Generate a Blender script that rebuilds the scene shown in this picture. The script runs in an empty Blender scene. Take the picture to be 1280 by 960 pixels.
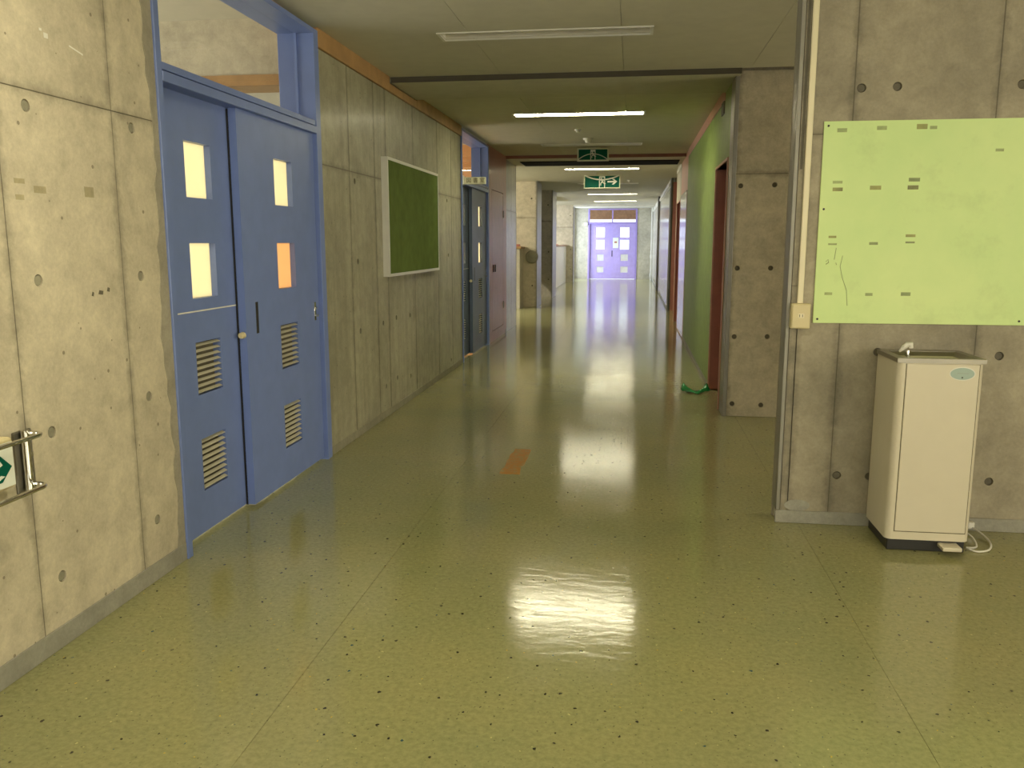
import bpy, bmesh, math, random
from mathutils import Vector, Matrix
random.seed(7)
C = bpy.context.scene.collection
S = bpy.context.scene
PI = math.pi

# ------------------------------------------------------------------ camera, world, daylight, exposure
cam = bpy.data.cameras.new('camera'); cam_o = bpy.data.objects.new('camera', cam); C.objects.link(cam_o)
cam.sensor_fit = 'HORIZONTAL'; cam.sensor_width = 36.0; cam.lens = 1060/1280*36.0
cam.clip_start = 0.05; cam.clip_end = 300
cam_o.location = (0, 0, 1.35)
cam_o.rotation_euler = (PI/2-math.atan(177/1060), 0, math.atan(151/1074.7))
S.camera = cam_o
S.view_settings.view_transform = 'Standard'; S.view_settings.look = 'None'
S.view_settings.gamma = 1.0; S.view_settings.exposure = 0.0; S.view_settings.use_curve_mapping = False
S.cycles.use_denoising = True
S.cycles.max_bounces = 10; S.cycles.diffuse_bounces = 6; S.cycles.glossy_bounces = 4
S.cycles.transparent_max_bounces = 12
S.cycles.caustics_reflective = False; S.cycles.caustics_refractive = False
S.cycles.sample_clamp_indirect = 6.0
w = bpy.data.worlds.new('world'); S.world = w; w.use_nodes = True
bgn = w.node_tree.nodes['Background']; bgn.inputs[0].default_value = (0.80, 0.88, 1.0, 1); bgn.inputs[1].default_value = 2.2
sun = bpy.data.lights.new('sun', 'SUN'); sun.energy = 2.5; sun.angle = .009; sun.color = (1.0, .95, .86)
sun_o = bpy.data.objects.new('sun', sun); C.objects.link(sun_o); sun_o.location = (-20, 25, 20)
sun_o.rotation_euler = Vector((.80, .30, -.72)).to_track_quat('-Z', 'Y').to_euler()

def area(name, loc, direction, sx, sy, watts, color):
    L = bpy.data.lights.new(name, 'AREA'); L.shape = 'RECTANGLE'; L.size = sx; L.size_y = sy
    L.energy = watts; L.color = color
    o = bpy.data.objects.new(name, L); C.objects.link(o); o.location = loc
    o.rotation_euler = Vector(direction).to_track_quat('-Z', 'Y').to_euler()
    return o
WARM = (1.0, 0.89, 0.63); COOL = (0.72, 0.83, 1.0)
area('window_daylight_lobby', (1.6, -4.42, 1.65), (0, 1, 0), 6.0, 1.9, 110, WARM)
area('window_daylight_lobby_side', (5.42, -1.2, 1.6), (-1, 0, 0), 4.6, 1.8, 220, WARM)
area('window_daylight_classroom', (-7.4, 3.4, 1.7), (1, 0, 0), 5.5, 1.8, 290, (1.0, 0.91, 0.70))
area('window_daylight_library', (-6.9, 10.6, 1.7), (1, 0, 0), 2.4, 1.8, 260, (1.0, 0.93, 0.78))
area('window_daylight_bay', (-4.36, 15.9, 1.95), (1, 0, 0), 3.0, 1.1, 90, (1.0, 0.93, 0.70))
area('window_daylight_bay', (-4.36, 26.0, 1.95), (1, 0, 0), 5.4, 1.1, 200, (0.92, 0.95, 1.0))
area('added_fill_side_corridor', (6.24, 5.4, 1.6), (-1, 0, 0), 1.6, 1.6, 110, WARM)  # fill lamp added to brighten the column face; no window known there
area('window_daylight_end', (-2.6, 30.9, 1.35), (1, 0, 0), 2.3, 2.4, 185, COOL)

# ------------------------------------------------------------------ mesh helpers
class MB:
    def __init__(s): s.bm = bmesh.new()
    def box(s, x0, x1, y0, y1, z0, z1, bev=0, seg=1):
        r = bmesh.ops.create_cube(s.bm, size=1.0)
        vs = r['verts']
        for v in vs:
            v.co = Vector(((x0+x1)/2+v.co.x*(x1-x0), (y0+y1)/2+v.co.y*(y1-y0), (z0+z1)/2+v.co.z*(z1-z0)))
        if bev:
            es = list({e for v in vs for e in v.link_edges})
            bmesh.ops.bevel(s.bm, geom=es, offset=bev, segments=seg, affect='EDGES', profile=0.5)
        return s
    def cyl(s, p0, p1, r0, r1=None, n=12, caps=True):
        p0 = Vector(p0); p1 = Vector(p1); r1 = r0 if r1 is None else r1
        d = p1-p0; q = d.to_track_quat('Z', 'Y').to_matrix()
        a = [s.bm.verts.new(p0+q@Vector((math.cos(2*PI*i/n)*r0, math.sin(2*PI*i/n)*r0, 0))) for i in range(n)]
        b = [s.bm.verts.new(p1+q@Vector((math.cos(2*PI*i/n)*r1, math.sin(2*PI*i/n)*r1, 0))) for i in range(n)]
        for i in range(n): s.bm.faces.new((a[i], a[(i+1) % n], b[(i+1) % n], b[i]))
        if caps: s.bm.faces.new(a[::-1]); s.bm.faces.new(b)
        return s
    def tube(s, pts, r, n=8):
        pts = [Vector(p) for p in pts]; rings = []
        rr = r if isinstance(r, (list, tuple)) else [r]*len(pts)
        N = None
        for i, p in enumerate(pts):
            t = (pts[min(i+1, len(pts)-1)]-pts[max(i-1, 0)]).normalized()
            if N is None:
                N = t.orthogonal().normalized()
            else:
                N = (N-t*N.dot(t)).normalized()
            B = t.cross(N)
            rings.append([s.bm.verts.new(p+(N*math.cos(2*PI*k/n)+B*math.sin(2*PI*k/n))*rr[i]) for k in range(n)])
        for a, b in zip(rings, rings[1:]):
            for k in range(n): s.bm.faces.new((a[k], a[(k+1) % n], b[(k+1) % n], b[k]))
        s.bm.faces.new(rings[0][::-1]); s.bm.faces.new(rings[-1])
        return s
    def prism(s, poly, to3, t0, t1):
        """extrude a 2-D polygon; to3(u, v, t) gives the 3-D point"""
        a = [s.bm.verts.new(to3(u, v, t0)) for u, v in poly]; b = [s.bm.verts.new(to3(u, v, t1)) for u, v in poly]
        n = len(poly)
        s.bm.faces.new(a[::-1]); s.bm.faces.new(b)
        for i in range(n): s.bm.faces.new((a[i], a[(i+1) % n], b[(i+1) % n], b[i]))
        return s
    def plate(s, us, vs, holes, to3, t0, t1):
        """solid plate on a grid us x vs with rectangular holes (u0,u1,v0,v1)"""
        us = sorted(set(us) | {h[i] for h in holes for i in (0, 1)}); vs = sorted(set(vs) | {h[i] for h in holes for i in (2, 3)})
        nu, nv = len(us)-1, len(vs)-1
        def solid(i, j):
            if i < 0 or j < 0 or i >= nu or j >= nv: return False
            u = (us[i]+us[i+1])/2; v = (vs[j]+vs[j+1])/2
            return not any(h[0] < u < h[1] and h[2] < v < h[3] for h in holes)
        cache = {}
        def V(i, j, k):
            if (i, j, k) not in cache: cache[(i, j, k)] = s.bm.verts.new(to3(us[i], vs[j], (t0, t1)[k]))
            return cache[(i, j, k)]
        for i in range(nu):
            for j in range(nv):
                if not solid(i, j): continue
                for k in (0, 1): s.bm.faces.new((V(i, j, k), V(i+1, j, k), V(i+1, j+1, k), V(i, j+1, k)))
                if not solid(i-1, j): s.bm.faces.new((V(i, j, 0), V(i, j+1, 0), V(i, j+1, 1), V(i, j, 1)))
                if not solid(i+1, j): s.bm.faces.new((V(i+1, j, 0), V(i+1, j+1, 0), V(i+1, j+1, 1), V(i+1, j, 1)))
                if not solid(i, j-1): s.bm.faces.new((V(i, j, 0), V(i+1, j, 0), V(i+1, j, 1), V(i, j, 1)))
                if not solid(i, j+1): s.bm.faces.new((V(i, j+1, 0), V(i+1, j+1, 0), V(i+1, j+1, 1), V(i, j+1, 1)))
        return s
    def build(s, name, mat, parent=None, smooth=False, origin=None):
        bmesh.ops.recalc_face_normals(s.bm, faces=s.bm.faces)
        off = Vector(origin) if origin is not None else Vector((0, 0, 0))
        base = Vector((0, 0, 0))
        p = parent
        while p is not None: base = base+p.location; p = p.parent
        if parent is None and origin is None:
            base = Vector((0, 0, 0))
        m = bpy.data.meshes.new(name)
        for v in s.bm.verts: v.co -= (base+off if origin is None else off)
        s.bm.to_mesh(m); s.bm.free()
        o = bpy.data.objects.new(name, m); C.objects.link(o)
        if parent is not None: o.parent = parent
        o.location = (off-base) if origin is not None else (0, 0, 0)
        if mat is not None: m.materials.append(mat)
        if smooth:
            for f in m.polygons: f.use_smooth = True
            m.set_sharp_from_angle(angle=math.radians(40))
        return o
def empty(name, loc):
    o = bpy.data.objects.new(name, None); C.objects.link(o); o.location = loc; o.empty_display_size = .1; return o
def tag(o, label, cat, group=None):
    o['label'] = label; o['category'] = cat
    if group: o['group'] = group
    return o
def struct(o, label=None):
    o['kind'] = 'structure'
    if label: o['label'] = label
    return o
def dup(o, loc=None, parent=None):
    c = o.copy(); C.objects.link(c); c.parent = parent
    if loc is not None: c.location = loc
    for ch in list(o.children): dup(ch, None, c)
    return c
YZ = lambda x: None
def on_x(u, v, t): return (t, u, v)      # plate in a wall that runs along y
def on_y(u, v, t): return (u, t, v)      # plate in a wall that runs along x

# ------------------------------------------------------------------ materials
def nodes(name):
    m = bpy.data.materials.new(name); m.use_nodes = True
    nt = m.node_tree; return m, nt, nt.nodes['Principled BSDF'], nt.nodes, nt.links
def ramp(N, pts):
    r = N.new('ShaderNodeValToRGB'); e = r.color_ramp.elements
    e[0].position, e[0].color = pts[0][0], pts[0][1]; e[1].position, e[1].color = pts[1][0], pts[1][1]
    for p, c in pts[2:]:
        x = e.new(p); x.color = c
    return r
def g(v): return (v, v, v, 1)
def noise(N, L, src, scale, detail=4, rough=.55, dist=0):
    n = N.new('ShaderNodeTexNoise'); n.inputs['Scale'].default_value = scale; n.inputs['Detail'].default_value = detail
    n.inputs['Roughness'].default_value = rough; n.inputs['Distortion'].default_value = dist
    if src is not None: L.new(src, n.inputs['Vector'])
    return n
def mixc(N, L, fac, a, b, mode='MIX'):
    m = N.new('ShaderNodeMix'); m.data_type = 'RGBA'; m.blend_type = mode
    for sock, val in ((m.inputs[0], fac), (m.inputs[6], a), (m.inputs[7], b)):
        if hasattr(val, 'is_linked'): L.new(val, sock)
        elif isinstance(val, (int, float)): sock.default_value = val
        else: sock.default_value = val
    return m.outputs[2]
def math_(N, L, op, a, b=None, c=None):
    m = N.new('ShaderNodeMath'); m.operation = op
    for i, v in enumerate((a, b, c)):
        if v is None: continue
        if hasattr(v, 'is_linked'): L.new(v, m.inputs[i])
        else: m.inputs[i].default_value = v
    return m.outputs[0]
def bump(N, L, P, h, strength, dist=.01):
    b = N.new('ShaderNodeBump'); b.inputs['Strength'].default_value = strength; b.inputs['Distance'].default_value = dist
    L.new(h, b.inputs['Height']); L.new(b.outputs[0], P.inputs['Normal'])

def paint(name, col, rough=.45, wear=.06, spec=.5, metal=0, coat=0):
    m, nt, P, N, L = nodes(name)
    tc = N.new('ShaderNodeTexCoord')
    n = noise(N, L, tc.outputs['Object'], 9, 5)
    r = ramp(N, [(.3, g(1-wear*2)), (.7, g(1))]); L.new(n.outputs[0], r.inputs[0])
    c = mixc(N, L, 1.0, (*col, 1), r.outputs[0], 'MULTIPLY'); L.new(c, P.inputs['Base Color'])
    P.inputs['Roughness'].default_value = rough; P.inputs['Metallic'].default_value = metal
    P.inputs['Specular IOR Level'].default_value = spec
    if coat: P.inputs['Coat Weight'].default_value = coat; P.inputs['Coat Roughness'].default_value = .12
    f = noise(N, L, tc.outputs['Object'], 160, 2)
    bump(N, L, P, f.outputs[0], .06, .002)
    return m

def concrete(name, col, rough=.62, coat=0, streak=0, pits=True, seams=False):
    m, nt, P, N, L = nodes(name)
    geo = N.new('ShaderNodeNewGeometry'); pos = geo.outputs['Position']
    info = N.new('ShaderNodeObjectInfo')
    src = pos
    big = noise(N, L, pos, 2.2, 6, .6, .4); mid = noise(N, L, pos, 11, 6, .65, .3); fine = noise(N, L, pos, 70, 4, .7)
    r1 = ramp(N, [(.28, g(.76)), (.5, g(.96)), (.72, g(1.08))]); L.new(big.outputs[0], r1.inputs[0])
    r2 = ramp(N, [(.3, g(.80)), (.65, g(1.06))]); L.new(mid.outputs[0], r2.inputs[0])
    r3 = ramp(N, [(.3, g(.86)), (.7, g(1.08))]); L.new(fine.outputs[0], r3.inputs[0])
    c = mixc(N, L, 1.0, (*col, 1), r1.outputs[0], 'MULTIPLY'); c = mixc(N, L, 1.0, c, r2.outputs[0], 'MULTIPLY')
    c = mixc(N, L, .8, c, r3.outputs[0], 'MULTIPLY')
    # each formwork panel came out of its own pour tone
    tone = math_(N, L, 'MULTIPLY_ADD', info.outputs['Random'], .16, .92)
    cc = N.new('ShaderNodeCombineColor')
    for i in range(3): L.new(tone, cc.inputs[i])
    c = mixc(N, L, 1.0, c, cc.outputs[0], 'MULTIPLY')
    if streak:
        mp = N.new('ShaderNodeMapping'); mp.inputs['Scale'].default_value = (9, 9, .35); L.new(pos, mp.inputs[0])
        st = noise(N, L, mp.outputs[0], 1.6, 5, .6)
        rs = ramp(N, [(.35, g(.70)), (.6, g(1.05))]); L.new(st.outputs[0], rs.inputs[0])
        c = mixc(N, L, streak, c, rs.outputs[0], 'MULTIPLY')
    def edge(uvname):
        uv = N.new('ShaderNodeUVMap'); uv.uv_map = uvname; sp = N.new('ShaderNodeSeparateXYZ'); L.new(uv.outputs[0], sp.inputs[0])
        return math_(N, L, 'MINIMUM', sp.outputs[0], sp.outputs[1])
    if seams:
        en = math_(N, L, 'MULTIPLY_ADD', mid.outputs[0], .05, -.022)
        e1 = math_(N, L, 'ADD', math_(N, L, 'MINIMUM', edge('edge_u'), edge('edge_v')), en)
        re = ramp(N, [(0, g(.60)), (.035, g(1))]); L.new(e1, re.inputs[0])
        c = mixc(N, L, .85, c, re.outputs[0], 'MULTIPLY')
    h = mid.outputs[0]
    if pits:
        v = N.new('ShaderNodeTexVoronoi'); v.inputs['Scale'].default_value = 17; L.new(pos, v.inputs['Vector'])
        sep = N.new('ShaderNodeSeparateColor'); L.new(v.outputs['Color'], sep.inputs[0])
        pick = math_(N, L, 'LESS_THAN', sep.outputs[0], .34)
        rad = math_(N, L, 'MULTIPLY', sep.outputs[1], .12)
        near = math_(N, L, 'LESS_THAN', v.outputs['Distance'], rad)
        pit = math_(N, L, 'MULTIPLY', pick, near)
        pit2 = math_(N, L, 'MULTIPLY', pit, .75)
        c = mixc(N, L, pit2, c, (col[0]*.3, col[1]*.28, col[2]*.25, 1))
        h = math_(N, L, 'SUBTRACT', mid.outputs[0], pit)
    L.new(c, P.inputs['Base Color']); P.inputs['Roughness'].default_value = rough
    P.inputs['Specular IOR Level'].default_value = .4
    if coat: P.inputs['Coat Weight'].default_value = coat; P.inputs['Coat Roughness'].default_value = .22
    bump(N, L, P, h, .22, .006)
    return m

def floor_mat():
    m, nt, P, N, L = nodes('speckled_vinyl')
    geo = N.new('ShaderNodeNewGeometry'); pos = geo.outputs['Position']
    base = noise(N, L, pos, 55, 5, .7); blot = noise(N, L, pos, 1.1, 4, .6)
    r = ramp(N, [(.3, (.245, .235, .105, 1)), (.7, (.355, .335, .162, 1))]); L.new(base.outputs[0], r.inputs[0])
    rb = ramp(N, [(.3, (.86, .92, .92, 1)), (.7, (1.06, 1.03, .98, 1))]); L.new(blot.outputs[0], rb.inputs[0])
    c = mixc(N, L, 1.0, r.outputs[0], rb.outputs[0], 'MULTIPLY')
    warp = noise(N, L, pos, 90, 2)
    sub = N.new('ShaderNodeVectorMath'); sub.operation = 'MULTIPLY_ADD'
    L.new(warp.outputs['Color'], sub.inputs[0]); sub.inputs[1].default_value = (.012, .012, 0); L.new(pos, sub.inputs[2])
    flat = N.new('ShaderNodeVectorMath'); flat.operation = 'MULTIPLY'; flat.inputs[1].default_value = (1, .8, 0); L.new(sub.outputs[0], flat.inputs[0])
    for scale, share, size, strength in ((22, .13, .12, .92), (47, .30, .12, .5), (34, .08, .11, .75)):
        v = N.new('ShaderNodeTexVoronoi'); v.voronoi_dimensions = '2D'; v.inputs['Scale'].default_value = scale
        L.new(flat.outputs[0], v.inputs['Vector'])
        sep = N.new('ShaderNodeSeparateColor'); L.new(v.outputs['Color'], sep.inputs[0])
        pick = math_(N, L, 'LESS_THAN', sep.outputs[0], share)
        rad = math_(N, L, 'MULTIPLY_ADD', sep.outputs[1], size*.6, size*.35)
        near = math_(N, L, 'LESS_THAN', v.outputs['Distance'], rad)
        f = math_(N, L, 'MULTIPLY', math_(N, L, 'MULTIPLY', pick, near), strength)
        if scale == 34: hue = ramp(N, [(.0, (.55, .50, .22, 1)), (.6, (.62, .42, .05, 1)), (.85, (.03, .09, .13, 1))])
        else: hue = ramp(N, [(.0, (.014, .013, .010, 1)), (.8, (.03, .026, .015, 1)), (.93, (.02, .07, .10, 1))])
        hue.color_ramp.interpolation = 'CONSTANT'; L.new(sep.outputs[2], hue.inputs[0])
        c = mixc(N, L, f, c, hue.outputs[0])
    L.new(c, P.inputs['Base Color'])
    sc = noise(N, L, pos, 5, 5, .6)
    rr = ramp(N, [(.3, g(.09)), (.7, g(.14))]); L.new(sc.outputs[0], rr.inputs[0]); L.new(rr.outputs[0], P.inputs['Roughness'])
    P.inputs['Specular IOR Level'].default_value = .55
    mp = N.new('ShaderNodeMapping'); mp.inputs['Scale'].default_value = (1, 2.6, 1); L.new(pos, mp.inputs[0])
    rip = noise(N, L, mp.outputs[0], 9, 4, .6, .8); bump(N, L, P, rip.outputs[0], .16, .004)
    return m

def glass_mat(name, tint, fres=1.45):
    m = bpy.data.materials.new(name); m.use_nodes = True; nt = m.node_tree; N, L = nt.nodes, nt.links
    N.remove(N['Principled BSDF']); out = N['Material Output']
    t = N.new('ShaderNodeBsdfTransparent'); t.inputs[0].default_value = (*tint, 1)
    gl = N.new('ShaderNodeBsdfGlossy'); gl.inputs['Roughness'].default_value = .02
    fr = N.new('ShaderNodeFresnel'); fr.inputs[0].default_value = fres
    ge = N.new('ShaderNodeNewGeometry'); iv = math_(N, L, 'SUBTRACT', 1.0, ge.outputs['Backfacing']); fc = math_(N, L, 'MULTIPLY', fr.outputs[0], iv)
    mx = N.new('ShaderNodeMixShader'); L.new(fc, mx.inputs[0]); L.new(t.outputs[0], mx.inputs[1]); L.new(gl.outputs[0], mx.inputs[2])
    L.new(mx.outputs[0], out.inputs[0]); return m
def frosted_mat(name, col):
    m = bpy.data.materials.new(name); m.use_nodes = True; nt = m.node_tree; N, L = nt.nodes, nt.links
    N.remove(N['Principled BSDF']); out = N['Material Output']
    t = N.new('ShaderNodeBsdfTranslucent'); t.inputs[0].default_value = (*col, 1)
    gl = N.new('ShaderNodeBsdfGlossy'); gl.inputs['Roughness'].default_value = .25
    mx = N.new('ShaderNodeMixShader'); mx.inputs[0].default_value = .06; L.new(t.outputs[0], mx.inputs[1]); L.new(gl.outputs[0], mx.inputs[2])
    L.new(mx.outputs[0], out.inputs[0]); return m
def emit_mat(name, col, strength):
    m, nt, P, N, L = nodes(name)
    P.inputs['Base Color'].default_value = (.8, .8, .78, 1); P.inputs['Emission Color'].default_value = (*col, 1); P.inputs['Emission Strength'].default_value = strength
    return m

M = dict(
    concrete=concrete('fair_faced_concrete', (.50, .46, .36)),
    concrete_panel=concrete('formwork_panel_concrete', (.56, .50, .375), seams=True),
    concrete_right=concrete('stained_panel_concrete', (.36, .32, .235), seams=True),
    joint=concrete('joint_stain', (.15, .13, .09), pits=False),
    concrete_mid=concrete('streaked_concrete', (.33, .31, .21), rough=.5, streak=.5, coat=.12, seams=True),
    concrete_sealed=concrete('sealed_concrete', (.44, .41, .33), rough=.4, coat=.7, streak=.3, seams=True),
    mortar=concrete('smooth_mortar', (.36, .33, .26), pits=False),
    plug_grey=concrete('filled_hole_mortar', (.27, .255, .19), pits=False),
    plug=concrete('tie_hole_mortar', (.13, .115, .08), pits=False),
    base=concrete('painted_mortar_base', (.33, .32, .27), rough=.5, pits=False),
    floor=floor_mat(),
    ceiling=paint('ceiling_board', (.56, .54, .44), .8, .04),
    beam_face=paint('dark_brown_face', (.075, .065, .045), .7),  # piers' own brown; on the first beam it holds front-face shade
    beam_soffit=paint('beam_soffit_paint', (.50, .48, .37), .6),
    steel=paint('dull_steel', (.30, .285, .25), .34, .08, metal=.85),
    chrome=paint('chrome', (.75, .74, .70), .12, .02, metal=1),
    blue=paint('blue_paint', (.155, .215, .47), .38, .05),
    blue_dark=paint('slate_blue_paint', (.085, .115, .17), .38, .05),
    slat=paint('louver_slat', (.56, .53, .40), .4),
    dark=paint('black_recess', (.012, .012, .012), .9, spec=.05),
    guard=paint('grey_guard_paint', (.28, .265, .22), .42, .08, metal=.3),
    dark_base=concrete('dark_mortar_base', (.24, .225, .155), pits=False),
    wood_glow=paint('glow_canopy_wood', (.74, .46, .27), .6, .15),  # wood lightened so its colour carries the bright outdoor glow
    wood=paint('orange_wood', (.40, .235, .095), .5, .15),
    green_wall=paint('green_wall_paint', (.245, .35, .095), .5, .10, spec=.3),
    red=paint('salmon_red_paint', (.42, .155, .115), .42, .08, coat=.25),
    pink=paint('pink_trim_paint', (.62, .33, .25), .4),
    pinkpanel=paint('pale_gloss_panel', (.56, .47, .42), .16, .05, coat=.6),
    whitepanel=paint('white_gloss_panel', (.62, .61, .58), .16, .05, coat=.6),
    white=paint('white_paint', (.74, .72, .65), .45),
    cream=paint('cream_enamel', (.64, .585, .46), .35, .02),
    cream_plastic=paint('cream_plastic', (.66, .57, .33), .4, .02),
    conduit=paint('cream_raceway', (.78, .71, .50), .4, .02),
    black=paint('black_plastic', (.015, .014, .012), .45),
    felt=paint('green_felt', (.115, .160, .038), .95, .12, spec=.1),
    alu=paint('pale_aluminium', (.70, .69, .62), .35, .03, metal=.3),
    purple=paint('purple_paint', (.43, .34, .72), .4),
    purple_frame=paint('purple_frame_paint', (.34, .26, .62), .4),
    sign_green=paint('sign_green', (.0, .095, .06), .6, .02, spec=.15),
    sign_white=paint('sign_white', (.75, .78, .70), .35, .02),
    sign_frame=paint('sign_frame', (.62, .62, .45), .4, .03),
    ink=paint('dark_ink', (.10, .08, .03), .6),
    basin=paint('stainless_basin', (.36, .335, .28), .30, .05, metal=1),
    oval=paint('pale_blue_badge', (.36, .46, .42), .25, .02),
    greenbag=paint('green_plastic_film', (.02, .30, .07), .2, .1, coat=.4),
    glass=glass_mat('clear_glass', (.93, .94, .93)),
    frost=frosted_mat('frosted_glass', (.92, .87, .68)),
    frost_peach_glow=frosted_mat('frosted_glass_peach_glow', (.92, .66, .42)),  # peach tint paints in orange light coming from behind the pane
    red_brown=paint('red_brown_fascia', (.27, .105, .07), .5),
    lamp_on=emit_mat('lit_diffuser', (1.0, .92, .64), 55.0),
    lamp_off=paint('unlit_diffuser', (.50, .48, .38), .4, .02),
    orange_wall=paint('orange_plywood', (.62, .33, .13), .5),
)
def board_mat():
    m, nt, P, N, L = nodes('pale_green_board')
    geo = N.new('ShaderNodeNewGeometry'); pos = geo.outputs['Position']
    n1 = noise(N, L, pos, 2.0, 5, .6); n2 = noise(N, L, pos, 5, 6, .7)
    r = ramp(N, [(.3, (.56, .75, .32, 1)), (.7, (.68, .82, .37, 1))]); L.new(n1.outputs[0], r.inputs[0])
    r2 = ramp(N, [(.25, g(.80)), (.45, g(1.0))]); L.new(n2.outputs[0], r2.inputs[0])
    L.new(mixc(N, L, .55, r.outputs[0], r2.outputs[0], 'MULTIPLY'), P.inputs['Base Color'])
    P.inputs['Roughness'].default_value = .55
    return m
M['board'] = board_mat()
def tape_mat():
    m, nt, P, N, L = nodes('worn_orange_tape')
    geo = N.new('ShaderNodeNewGeometry'); n = noise(N, L, geo.outputs['Position'], 26, 5, .7)
    r = ramp(N, [(.36, (.30, .27, .10, 1)), (.52, (.42, .19, .02, 1))]); L.new(n.outputs[0], r.inputs[0])
    L.new(r.outputs[0], P.inputs['Base Color']); P.inputs['Roughness'].default_value = .6; P.inputs['Specular IOR Level'].default_value = .2
    return m
M['tape'] = tape_mat()
M['tape_mark'] = concrete('tape_mark', (.40, .35, .22), pits=False)
M['residue'] = paint('tape_residue', (.43, .53, .21), .5, .3)
M['residue_dark'] = paint('tape_residue_brown', (.39, .41, .13), .5, .35)
M['pencil'] = paint('grey_scribble', (.22, .30, .12), .6)

# ------------------------------------------------------------------ concrete walls of formwork panels
plug_mesh = None
def wall_panels(parent, axis, pos, face, us, vs, mat, holes=(), thick=.02, gap=.004, fill=.011, plug='plug', name='concrete_panel', skip=lambda u, v: False):
    """panels on a wall plane (axis=0: x=pos, u=y; axis=1: y=pos, u=x); the face looks towards face*axis"""
    global plug_mesh
    a0, a1 = sorted((pos, pos-face*thick))
    if mat is M['concrete']: mat = M['concrete_panel']
    j0, j1 = sorted((pos-face*.0012, pos-face*thick)); jm = MB(); gj = gap*.7
    def jbox(u0, u1, v0, v1):
        if axis == 0: jm.box(j0, j1, u0, u1, v0, v1)
        else: jm.box(u0, u1, j0, j1, v0, v1)
    for u in us[1:-1]: jbox(u-gj, u+gj, vs[0], vs[-1])
    for v in vs[1:-1]: jbox(us[0]+.001, us[-1]-.001, v-gj, v+gj)
    if len(us) > 2 or len(vs) > 2: jm.build('joint', M['joint'], parent)
    else: jm.bm.free()
    for u0, u1 in zip(us, us[1:]):
        for v0, v1 in zip(vs, vs[1:]):
            if skip((u0+u1)/2, (v0+v1)/2): continue
            hs = [h for h in holes if u0+.024 < h[0] < u1-.024 and v0+.03 < h[1] < v1-.03]
            mb = MB(); G = gap/2
            if axis == 0: mb.box(a0, a1, u0+G, u1-G, v0+G, v1-G)
            else: mb.box(u0+G, u1-G, a0, a1, v0+G, v1-G)
            la = mb.bm.loops.layers.uv.new('edge_u'); lb = mb.bm.loops.layers.uv.new('edge_v')
            for f in mb.bm.faces:
                for l in f.loops:
                    u = l.vert.co.y if axis == 0 else l.vert.co.x; v = l.vert.co.z
                    l[la].uv = (u-u0, u1-u); l[lb].uv = (v-v0 if v0 > .01 else 1, v1-v if v1 < 2.4 else 1)
            o = mb.build(name, mat, parent)
            if hs:
                k = MB()
                for u, v in hs:
                    p0 = (pos+face*.01, u, v) if axis == 0 else (u, pos+face*.01, v)
                    p1 = (pos-face*.014, u, v) if axis == 0 else (u, pos-face*.014, v)
                    k.cyl(p0, p1, .022, .017, 14)
                cut = k.build('cutter', None, parent)
                md = o.modifiers.new('cut', 'BOOLEAN'); md.operation = 'DIFFERENCE'; md.object = cut; md.solver = 'EXACT'
                bpy.context.view_layer.update()
                dg = bpy.context.evaluated_depsgraph_get()
                nm = bpy.data.meshes.new_from_object(o.evaluated_get(dg), depsgraph=dg); nm.name = name
                o.modifiers.clear(); o.data = nm
                bpy.data.objects.remove(cut)
                for u, v in hs:
                    if plug_mesh is None:
                        q = MB().cyl((0, 0, -.003), (0, 0, .003), .0182, .0165, 12).build('tie_plug', M['plug']); plug_mesh = q.data; bpy.data.objects.remove(q)
                    t = bpy.data.objects.new('tie_plug', plug_mesh); C.objects.link(t); t.parent = parent
                    t.material_slots[0].link = 'OBJECT'; t.material_slots[0].material = M[plug]
                    loc = Vector((pos-face*fill, u, v)) if axis == 0 else Vector((u, pos-face*fill, v))
                    t.location = loc-parent.location
                    t.rotation_euler = (0, face*PI/2, 0) if axis == 0 else (-face*PI/2, 0, 0)
XL, XR, H = -1.88, .727, 2.6

# floor: sheets of vinyl with hairline seams
floor = struct(MB().box(-8.2, 6.4, -5.0, 32.35, -.20, -.004).build('floor', M['plug']))
fx = [-8.2, -6.49, -4.66, -2.83, -1.005, .825, 2.65, 4.48, 6.4]
for a, b in zip(fx, fx[1:]):
    MB().box(a+.0007, b-.0007, -5.0, 32.35, -.004, 0).build('vinyl_sheet', M['floor'], floor)

# left wall, near
wl = struct(MB().box(-2.08, XL-.02, -4.6, 3.262, 0, 3.1).build('wall_left', M['mortar']))
wall_panels(wl, 0, XL, 1, [-4.6, -3.0, -2.1, -1.2, -.3, .6, 1.2, 1.78, 2.372, 2.955, 3.262], [0, 1.82, H], M['concrete'],
    [(2.493, 1.23), (3.07, 1.222), (2.506, 1.77), (3.077, 1.775), (2.478, .24), (3.067, .75), (3.065, .244), (2.491, .734), (1.95, 1.23), (1.95, .24)], fill=.006, plug='plug_grey')
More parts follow.
